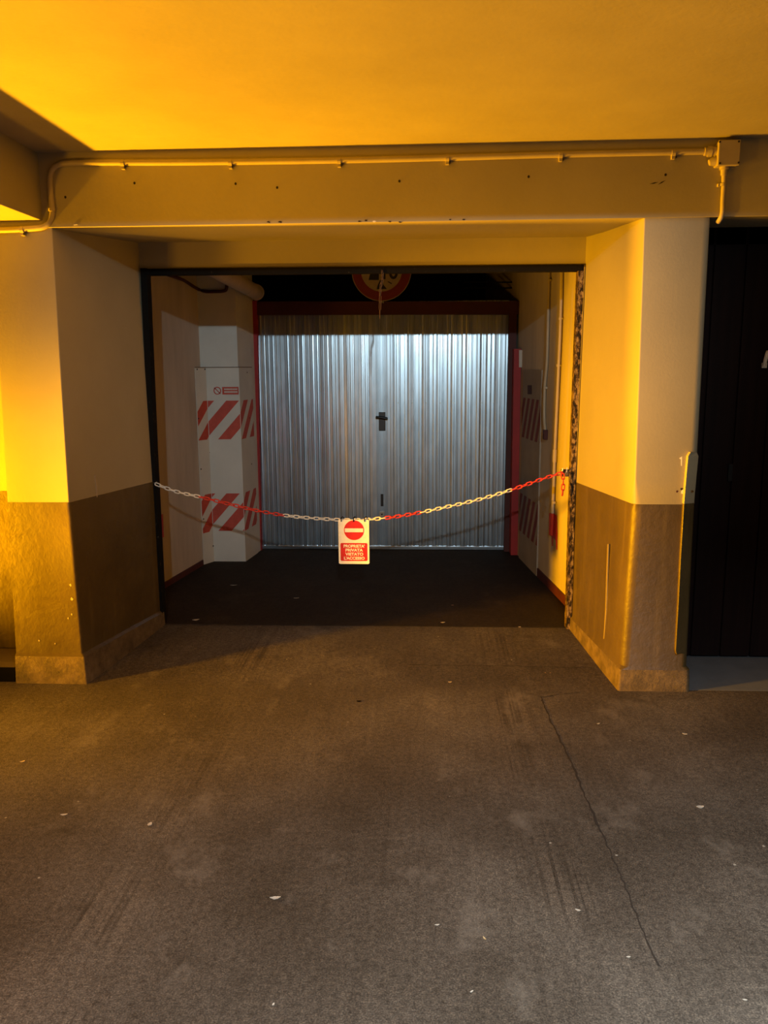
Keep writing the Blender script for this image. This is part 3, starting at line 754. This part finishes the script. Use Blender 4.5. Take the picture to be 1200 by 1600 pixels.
mb.tube([d_, c_, b, a], .0022, 6); mb.tube([(b+c_)/2, aY(593.5, 487, F-.04), aY(593.5, 498, F-.04)], [.004, .003, .002], 6); mb.build('wire_hook', M['rust'], pc)

# ------------------------------------------------------------------ fat pipe and cable in the top left of the bay
def aX(x, y, X): d = ray(x, y); return CAM+d*((X-CAM.x)/d.x)
pe = aX(399, 456, -1.58)
pipe = MB(); pipe.tube([(-1.58, F+.15, pe.z+.05), (-1.58, pe.y, pe.z)], .066, 20); pipe.tube([(-1.58, pe.y-.01, pe.z), (-1.58, pe.y+.05, pe.z)], .074, 20)
tag(pipe.build('drain_pipe', M['bay'], smooth=True), 'fat painted pipe running under the ceiling past the white column', 'pipe')
mb = MB()
cpts = [aP(258, 428, pl0+nl*.02, nl), aP(285, 437, pl0+nl*.02, nl), aP(302, 447.5, pl0+nl*.02, nl), aP(312, 453, pl0+nl*.022, nl), aY(322, 455.5, 2.91), aY(335, 455.5, 2.912), aY(350, 454.5, 2.912), aY(354, 450, 2.912), aY(355, 432, 2.912), aY(355.5, 415, 2.912)]
mb.tube(smoothpath(cpts, 5), .014, 8); tag(mb.build('electric_cable', M['darkred'], smooth=True), 'dark cable looping along the left bay wall onto the white column', 'cable')

# ------------------------------------------------------------------ conduits on right bay wall
def wall_conduit(pix, label, red=None, clips=(), foot=None, r=.012):
    off = r+.004
    pts = [aP(x, y, pr0+nr*off, nr) for x, y in pix]
    e = empty('wall_conduit', pts[-1], label, 'conduit', 'conduits on the right bay wall')
    mb = MB(); mb.tube(smoothpath(pts, 4), r, 10); mb.build('tube', M['pipe'], e, smooth=True)
    for (x, y) in clips:
        q = aP(x, y, pr0+nr*off, nr); mb = MB(); mb.tube([q+Vector((0, 0, -.010)), q+Vector((0, 0, .010))], r+.004, 10); mb.box((q.x-.0, q.y-.022, q.z-.006), (q.x+r+.004, q.y+.022, q.z+.006)); mb.build('clip', M['pipe'], e)
    return e, pts
e1, p1 = wall_conduit([(878, 405), (876.3, 497), (872, 600), (867.5, 700), (863.5, 803)], 'long painted conduit on the right bay wall, running down to the red patch', clips=[(876.2, 498), (872.8, 571), (865.5, 785)], r=.013)
q0, q1 = aP(867.7, 702, pr0+nr*.017, nr), aP(866.8, 722, pr0+nr*.017, nr); mb = MB(); mb.tube([q0, q1], .019, 12); mb.build('coupling', M['pipe'], e1, smooth=True)
e2, p2 = wall_conduit([(859, 405), (857, 470), (854.8, 560), (851.2, 605), (850.3, 650), (851.5, 668), (852, 674)], 'short painted conduit ending at a small dark switch, right bay wall', clips=[(858.6, 438), (851.7, 606)], r=.012)
q = aP(851.5, 679, pr0+nr*.015, nr); mb = MB(); mb.box((q.x-.015, q.y-.035, q.z-.04), (q.x+.02, q.y+.035, q.z+.04)); mb.build('switch', M['darkred'], e2, bevel=.005)
# red painted patches with runs, on both bay walls
q = [aP(x, y, pr0+nr*.003, nr) for x, y in ((858.3, 801.5), (870, 805), (871, 834), (870.5, 845), (870.5, 858), (869.6, 859.5), (869, 845), (864.2, 839.5), (863.6, 853), (862.5, 853), (862.2, 838), (858, 835.5))]
mb = MB(); mb.prism(q, nr*.002); mb.build('red_paint_patch', M['redwall'], wall_bay_right)
q = [aP(863.7, 802, pr0+nr*.017, nr), aP(861.8, 836, pr0+nr*.017, nr)]; mb = MB(); mb.tube(q, .014, 10); mb.build('painted_conduit_foot', M['redwall'], wall_bay_right)
q = [aP(x, y, pl0+nl*.003, nl) for x, y in ((243, 807), (254.3, 803), (255.8, 839), (252, 841), (251.5, 853), (250, 853), (249, 841), (243, 842))]
mb = MB(); mb.prism(q, nl*.002); mb.build('red_paint_patch', M['redwall'], wall_bay_left)

# ------------------------------------------------------------------ conduit and junction box on the beam
cp = [(1110, 236.5), (1040, 238), (875, 241.5), (700, 246.5), (530, 250.5), (360, 253), (250, 254), (170, 254), (108, 255), (92, 257.5), (82, 265), (78, 279), (79, 300), (81, 322), (81, 336), (77, 347), (68, 354.5), (52, 357), (20, 359), (-20, 360), (-60, 361)]
con = empty('beam_conduit', aY(530, 252, -.02), 'long painted conduit along the facade beam, bent down at the left corner', 'conduit')
mb = MB(); mb.tube(smoothpath([aY(x, y, -.02) for x, y in cp], 5), .0150, 12); mb.build('tube', M['pipe'], con, smooth=True)
for (x, y) in [(192, 255), (360, 254), (530, 251.5), (699, 247.5), (876, 242.5), (1052, 239), (35, 359), (81, 328)]:
    q = aY(x, y, -.02); v = (x == 81)
    mb = MB()
    if v: mb.tube([q+Vector((0, 0, -.008)), q+Vector((0, 0, .008))], .019, 12)
    else: mb.tube([q+Vector((-.009, 0, 0)), q+Vector((.009, 0, 0))], .0185, 12)
    if not v: mb.box((q.x-.008, q.y-.008, q.z-.030), (q.x+.008, q.y+.018, q.z-.012))
    cl = mb.build('clip', M['pipe'], con)
    if not v:
        mb = MB(); mb.tube([(q.x+.012, q.y-.012, q.z-.022), (q.x+.012, q.y+.0, q.z-.022)], .0045, 8); mb.build('screw', M['hole'], cl)
jb = empty('junction_box', aY(1137, 238, 0), 'square painted junction box on the beam above the right pillar', 'junction box')
b0, b1 = aY(1122, 258, -.075), aY(1157.5, 218.5, -.075)
mb = MB(); mb.box((b0.x, -.062, b0.z), (b1.x, 0, b1.z)); mb.build('body', M['pipe'], jb, bevel=.006)
mb = MB(); mb.box((b0.x-.002, -.075, b0.z-.002), (b1.x+.002, -.064, b1.z+.002)); mb.build('lid', M['pipe'], jb, bevel=.004)
for (x, y) in [(1125, 221.5), (1154.5, 221), (1154, 254), (1125, 255)]:
    q = aY(x, y, -.0755); mb = MB(); mb.tube([q+Vector((0, .004, 0)), q+Vector((0, -.002, 0))], .005, 8); mb.build('lid_screw', M['hole'], jb)
q = aY(1112, 236.5, -.028); zg = q.z
mb = MB(); mb.tube([(b0.x-.055, -.026, zg), (b0.x-.040, -.026, zg), (b0.x-.040, -.026, zg), (b0.x-.020, -.028, zg), (b0.x-.020, -.028, zg), (b0.x+.005, -.030, zg)], [.020, .020, .026, .026, .022, .022], 14); mb.build('gland', M['pipe'], jb, smooth=True)
zg2 = b0.z+.028
mb = MB(); mb.tube([(b0.x-.030, -.03, zg2-.006), (b0.x-.012, -.03, zg2), (b0.x+.005, -.03, zg2)], [.015, .022, .024], 12); mb.build('gland', M['pipe'], jb, smooth=True)
q = aY(1131.5, 266, -.028)
mb = MB(); mb.tube([(q.x, -.028, b0.z+.004), (q.x, -.028, b0.z-.012), (q.x, -.028, b0.z-.012), (q.x, -.028, b0.z-.040)], [.024, .024, .018, .016], 14); mb.build('gland', M['pipe'], jb, smooth=True)
dn = empty('drop_conduit', aY(1131, 275, -.02), 'short conduit dropping from the junction box to the beam edge by the dark door', 'conduit')
mb = MB(); mb.tube(smoothpath([aY(x, y, -.026) for x, y in ((1131.5, 266), (1131, 290), (1129.5, 315), (1129, 330))]+[aY(1126.5, 340, -.018), aY(1122, 347, .01)], 5), [.0125]*31 if False else .0125, 12); mb.build('tube', M['pipe'], dn, smooth=True)
q = aY(1130, 289, -.024); mb = MB(); mb.tube([q+Vector((0, 0, -.007)), q+Vector((0, 0, .007))], .017, 12); mb.box((q.x-.026, q.y-.005, q.z-.007), (q.x-.01, q.y+.022, q.z+.007)); mb.build('clip', M['pipe'], dn)

# ------------------------------------------------------------------ plaster corner guard on the right pillar
gd = empty('corner_guard', aY(1066, 1022, -.03), 'raised plaster patch lining the right edge of the right pillar', 'corner guard')
lp = [(1080, 707), (1076, 713), (1073.5, 740), (1069.5, 788), (1064.5, 870), (1061, 940), (1056.5, 1018), (1058, 1024)]
rp_ = [(1093, 708), (1095.5, 714), (1093, 740), (1088.5, 788), (1083, 870), (1078.5, 940), (1075, 1018), (1074.5, 1024)]
for part, (i0, i1), mat in (('upper_plaster', (0, 3), M['cream']), ('lower_plaster', (3, 7), M['dado'])):
    mb = MB()
    for i in range(i0, i1):
        for (fa, fb, ya, yb) in ((0, .05, -.019, -.024), (.05, 1, -.024, .004)):
            a0 = aY(*lp[i], -.04); a1 = aY(*rp_[i], -.04); c0 = aY(*lp[i+1], -.04); c1 = aY(*rp_[i+1], -.04)
            P = lambda a, b, f, y: Vector((a.x+(b.x-a.x)*f, y, a.z+(b.z-a.z)*f))
            mb.hexa([P(c0, c1, fa, ya), P(c0, c1, fb, yb), P(c0, c1, fb, .02), P(c0, c1, fa, .02)], [P(a0, a1, fa, ya), P(a0, a1, fb, yb), P(a0, a1, fb, .02), P(a0, a1, fa, .02)])
    mb.build(part, mat, gd)
def blob(px, r, name, mat, parent, Y=-.001, sx=1.0):
    c = aY(*px, Y); mb = MB(); pts = [c+Vector((math.cos(a)*r*sx*random.uniform(.65, 1.1), 0, math.sin(a)*r*random.uniform(.65, 1.1))) for a in [i*math.pi/5 for i in range(10)]]
    mb.prism(pts, (0, .004, 0)); return mb.build(name, mat, parent)
blob((1068.5, 768), .018, 'plaster_chip', M['plaster'], wall_right); blob((1065.5, 764), .008, 'plaster_chip', M['hole'], wall_right, -.0005); blob((1058, 768), .007, 'plaster_chip', M['darkred'], wall_right)
blob((1082, 768), .007, 'dent', M['hole'], gd, -.0215)
mb = MB(); mb.prism([aY(x, y, -.0006) for x, y in ((1061, 716), (1066, 713), (1065.5, 728), (1064, 728), (1064, 718))], (0, .003, 0)); mb.build('plaster_chip', M['plaster'], wall_right)

# ------------------------------------------------------------------ dark garage door at the right, with threshold
dd_ = empty('timber_door', (2.2, .5, .01), 'dark brown slatted garage door in shadow right of the pillar', 'garage door')
ZT = 2.62
x = 1.46; i = 0
while x < 4.6:
    mb = MB(); mb.box((x, .50, .03), (x+.172, .53, ZT)); mb.box((x+.172, .512, .03), (x+.180, .53, ZT)); mb.build('slat', M['wood'], dd_, bevel=.004); x += .18; i += 1
q0, q1 = aY(1191.5, 575, .47), aY(1199, 550, .47)
mb = MB(); mb.box((q0.x+.004, .485, q0.z), (q0.x+.030, .50, q0.z+.03)); mb.tube(smoothpath([(q0.x+.014, .485, q0.z+.01), (q0.x+.014, .47, q0.z+.05), (q0.x+.020, .47, q0.z+.08), (q0.x+.026, .478, q0.z+.092)], 4), .011, 8); mb.build('pull_handle', M['signwhite'], dd_, smooth=True)
q = aP(1140, 738, (0, .5, 0), (0, 1, 0)); mb = MB(); mb.box((q.x-.012, .485, q.z-.05), (q.x+.012, .50, q.z+.05)); mb.build('lock_plate', M['black'], dd_)
mb = MB(); mb.box((1.40, .50, ZT-.14), (4.6, .56, ZT+.05)); mb.build('top_rail', M['wood'], dd_)
mb = MB(); mb.hexa([(1.47, .012, -.01), (4.6, .012, -.01), (4.6, .56, -.01), (1.47, .56, -.01)], [(1.47, .012, .002), (4.6, .012, .002), (4.6, .56, .018), (1.47, .56, .018)])
struct(mb.build('threshold', M['threshold']))

# black kerb at far left
kb = MB(); q = aZ(28, 1065, 0)
prof = [(0, 0), (.012, .085), (.05, .105), (.25, .115), (.27, 0)]
kb.add([(-2.415, y, z) for y, z in prof]+[(-3.6, y, z) for y, z in prof], [(0, 1, 2, 3, 4), (9, 8, 7, 6, 5)]+[(i, 5+i, 5+(i+1) % 5, (i+1) % 5) for i in range(5)])
for k in (3, 4): kb.m[k] = 1
tag(kb.build('wheel_kerb', [M['rubber'], M['dust']]), 'black rubber kerb on the floor left of the left pillar', 'kerb')

# ------------------------------------------------------------------ litter on the floor
def litter(px, size, asp, rot, mat, label, curl=.3, z=0.0, kind='leaf_scrap', cat='leaf', group='scraps lying on the floor'):
    c = aZ(*px, z+.004); mb = MB(); n = 9; top = []; bot = []
    for i in range(n):
        t = i/(n-1); u = (t-.5)*size; wd = size*asp*math.sin(math.pi*min(max(t, .06), .96))**.8*(.8+.35*random.random())/2
        zz = curl*size*((t-.5)**2)*2+.002
        for sgn in (-1, 0, 1): top.append(Vector((u, sgn*wd, zz+abs(sgn)*curl*size*.12)))
    bot = [v-Vector((0, 0, .0014)) for v in top]; m = len(top); fs = []
    for i in range(n-1):
        for k in range(2):
            a = i*3+k; fs += [(a, a+3, a+4, a+1), (m+a, m+a+1, m+a+4, m+a+3)]
    for i in range(n-1): fs += [(i*3, m+i*3, m+i*3+3, i*3+3), (i*3+2, i*3+5, m+i*3+5, m+i*3+2)]
    fs += [(0, 1, m+1, m), (1, 2, m+2, m+1), (3*n-3, m+3*n-3, m+3*n-2, 3*n-2), (3*n-2, m+3*n-2, m+3*n-1, 3*n-1)]
    R = Matrix.Rotation(math.radians(rot), 4, 'Z'); mb.add([R @ v + c for v in top+bot], fs)
    lo = min(v[2] for v in mb.v); mb.v = [(a, b, d-lo+z+.0006) for a, b, d in mb.v]
    return tag(mb.build(kind, mat), label, cat, group)
LT = [((35, 1189), .036, .55, 35, 'leaf', 'yellowish leaf scrap on the open floor below the left pillar'),
      ((903, 1421), .030, .5, -20, 'leafpale', 'pale oval leaf on the floor right of centre, beside the fading crack'),
      ((683, 1444), .026, .35, 12, 'leafpale', 'thin pale leaf on the floor below the chained sign'),
      ((757, 1465), .026, .4, -60, 'leaf', 'small upright yellow leaf right of the thin pale one'),
      ((982, 1494), .022, .4, 5, 'leafpale', 'little pale flake on the grey floor near bottom right'),
      ((1164, 1561), .022, .4, -8, 'leafpale', 'pale flake nearest the bottom right corner of the floor'),
      ((737, 1548), .020, .4, 40, 'leafpale', 'tiny pale flake near the bottom edge, right of centre'),
      ((427, 1568), .018, .5, 70, 'leafpale', 'tiny pale chip close to the bottom edge, left of centre'),
      ((1094, 1260), .050, .7, 10, 'leafpale', 'crumpled whitish scrap on the floor right of the long crack'),
      ((234, 1287), .040, .7, 80, 'leafpale', 'pale crumb stuck on the floor left of centre'),
      ((100, 1272), .045, .4, 15, 'leafpale', 'uppermost of three pale smears near the left edge of the floor'),
      ((430, 1402), .060, .4, 10, 'leafpale', 'flaky whitish scrap left of centre on the lower floor'),
      ((703, 1065), .036, .6, 10, 'leaf', 'yellow leaf lying in front of the bay mouth'),
      ((856, 1051), .060, .5, -5, 'leafbrown', 'crumpled brown leaf near the foot of the right pillar'),
      ((561, 1095), .045, .6, 0, 'rubber', 'dark flat scrap on the floor in front of the hanging sign'),
      ((935, 1130), .028, .5, 30, 'leafpale', 'pale chip on the floor in front of the right pillar'),
      ((1070, 1146), .040, .5, -25, 'leafpale', 'whitish chip on the floor below the right pillar foot'),
      ((410, 1026), .034, .5, 10, 'leafpale', 'pale flake at the edge of the left shadow before the bay')]
for p, s, a, r, m, lb in LT: litter(p, s*.62, a, r, M[m], lb, curl=.15)
LB = [((692, 972), .045, .5, 10, 'leafpale', 'pale scrap against the floor joint inside the bay'),
      ((306, 968), .070, .6, 25, 'leafpale', 'crumpled film scrap by the left post inside the bay'),
      ((365, 914), .080, .22, 5, 'leafpale', 'long pale splinter on the dark bay floor, left'),
      ((463, 934), .060, .2, 12, 'leafpale', 'slim pale splinter on the dark bay floor below the sign'),
      ((812, 979), .026, .6, 0, 'leafpale', 'small pale crumb on the floor joint near the right post'),
      ((707, 945), .030, .7, 20, 'leafbrown', 'brown leaf on the bay floor right of the sign')]
for p, s, a, r, m, lb in LB: litter(p, s*.7, a, r, M[m], lb, z=FZ+.001, curl=.1)
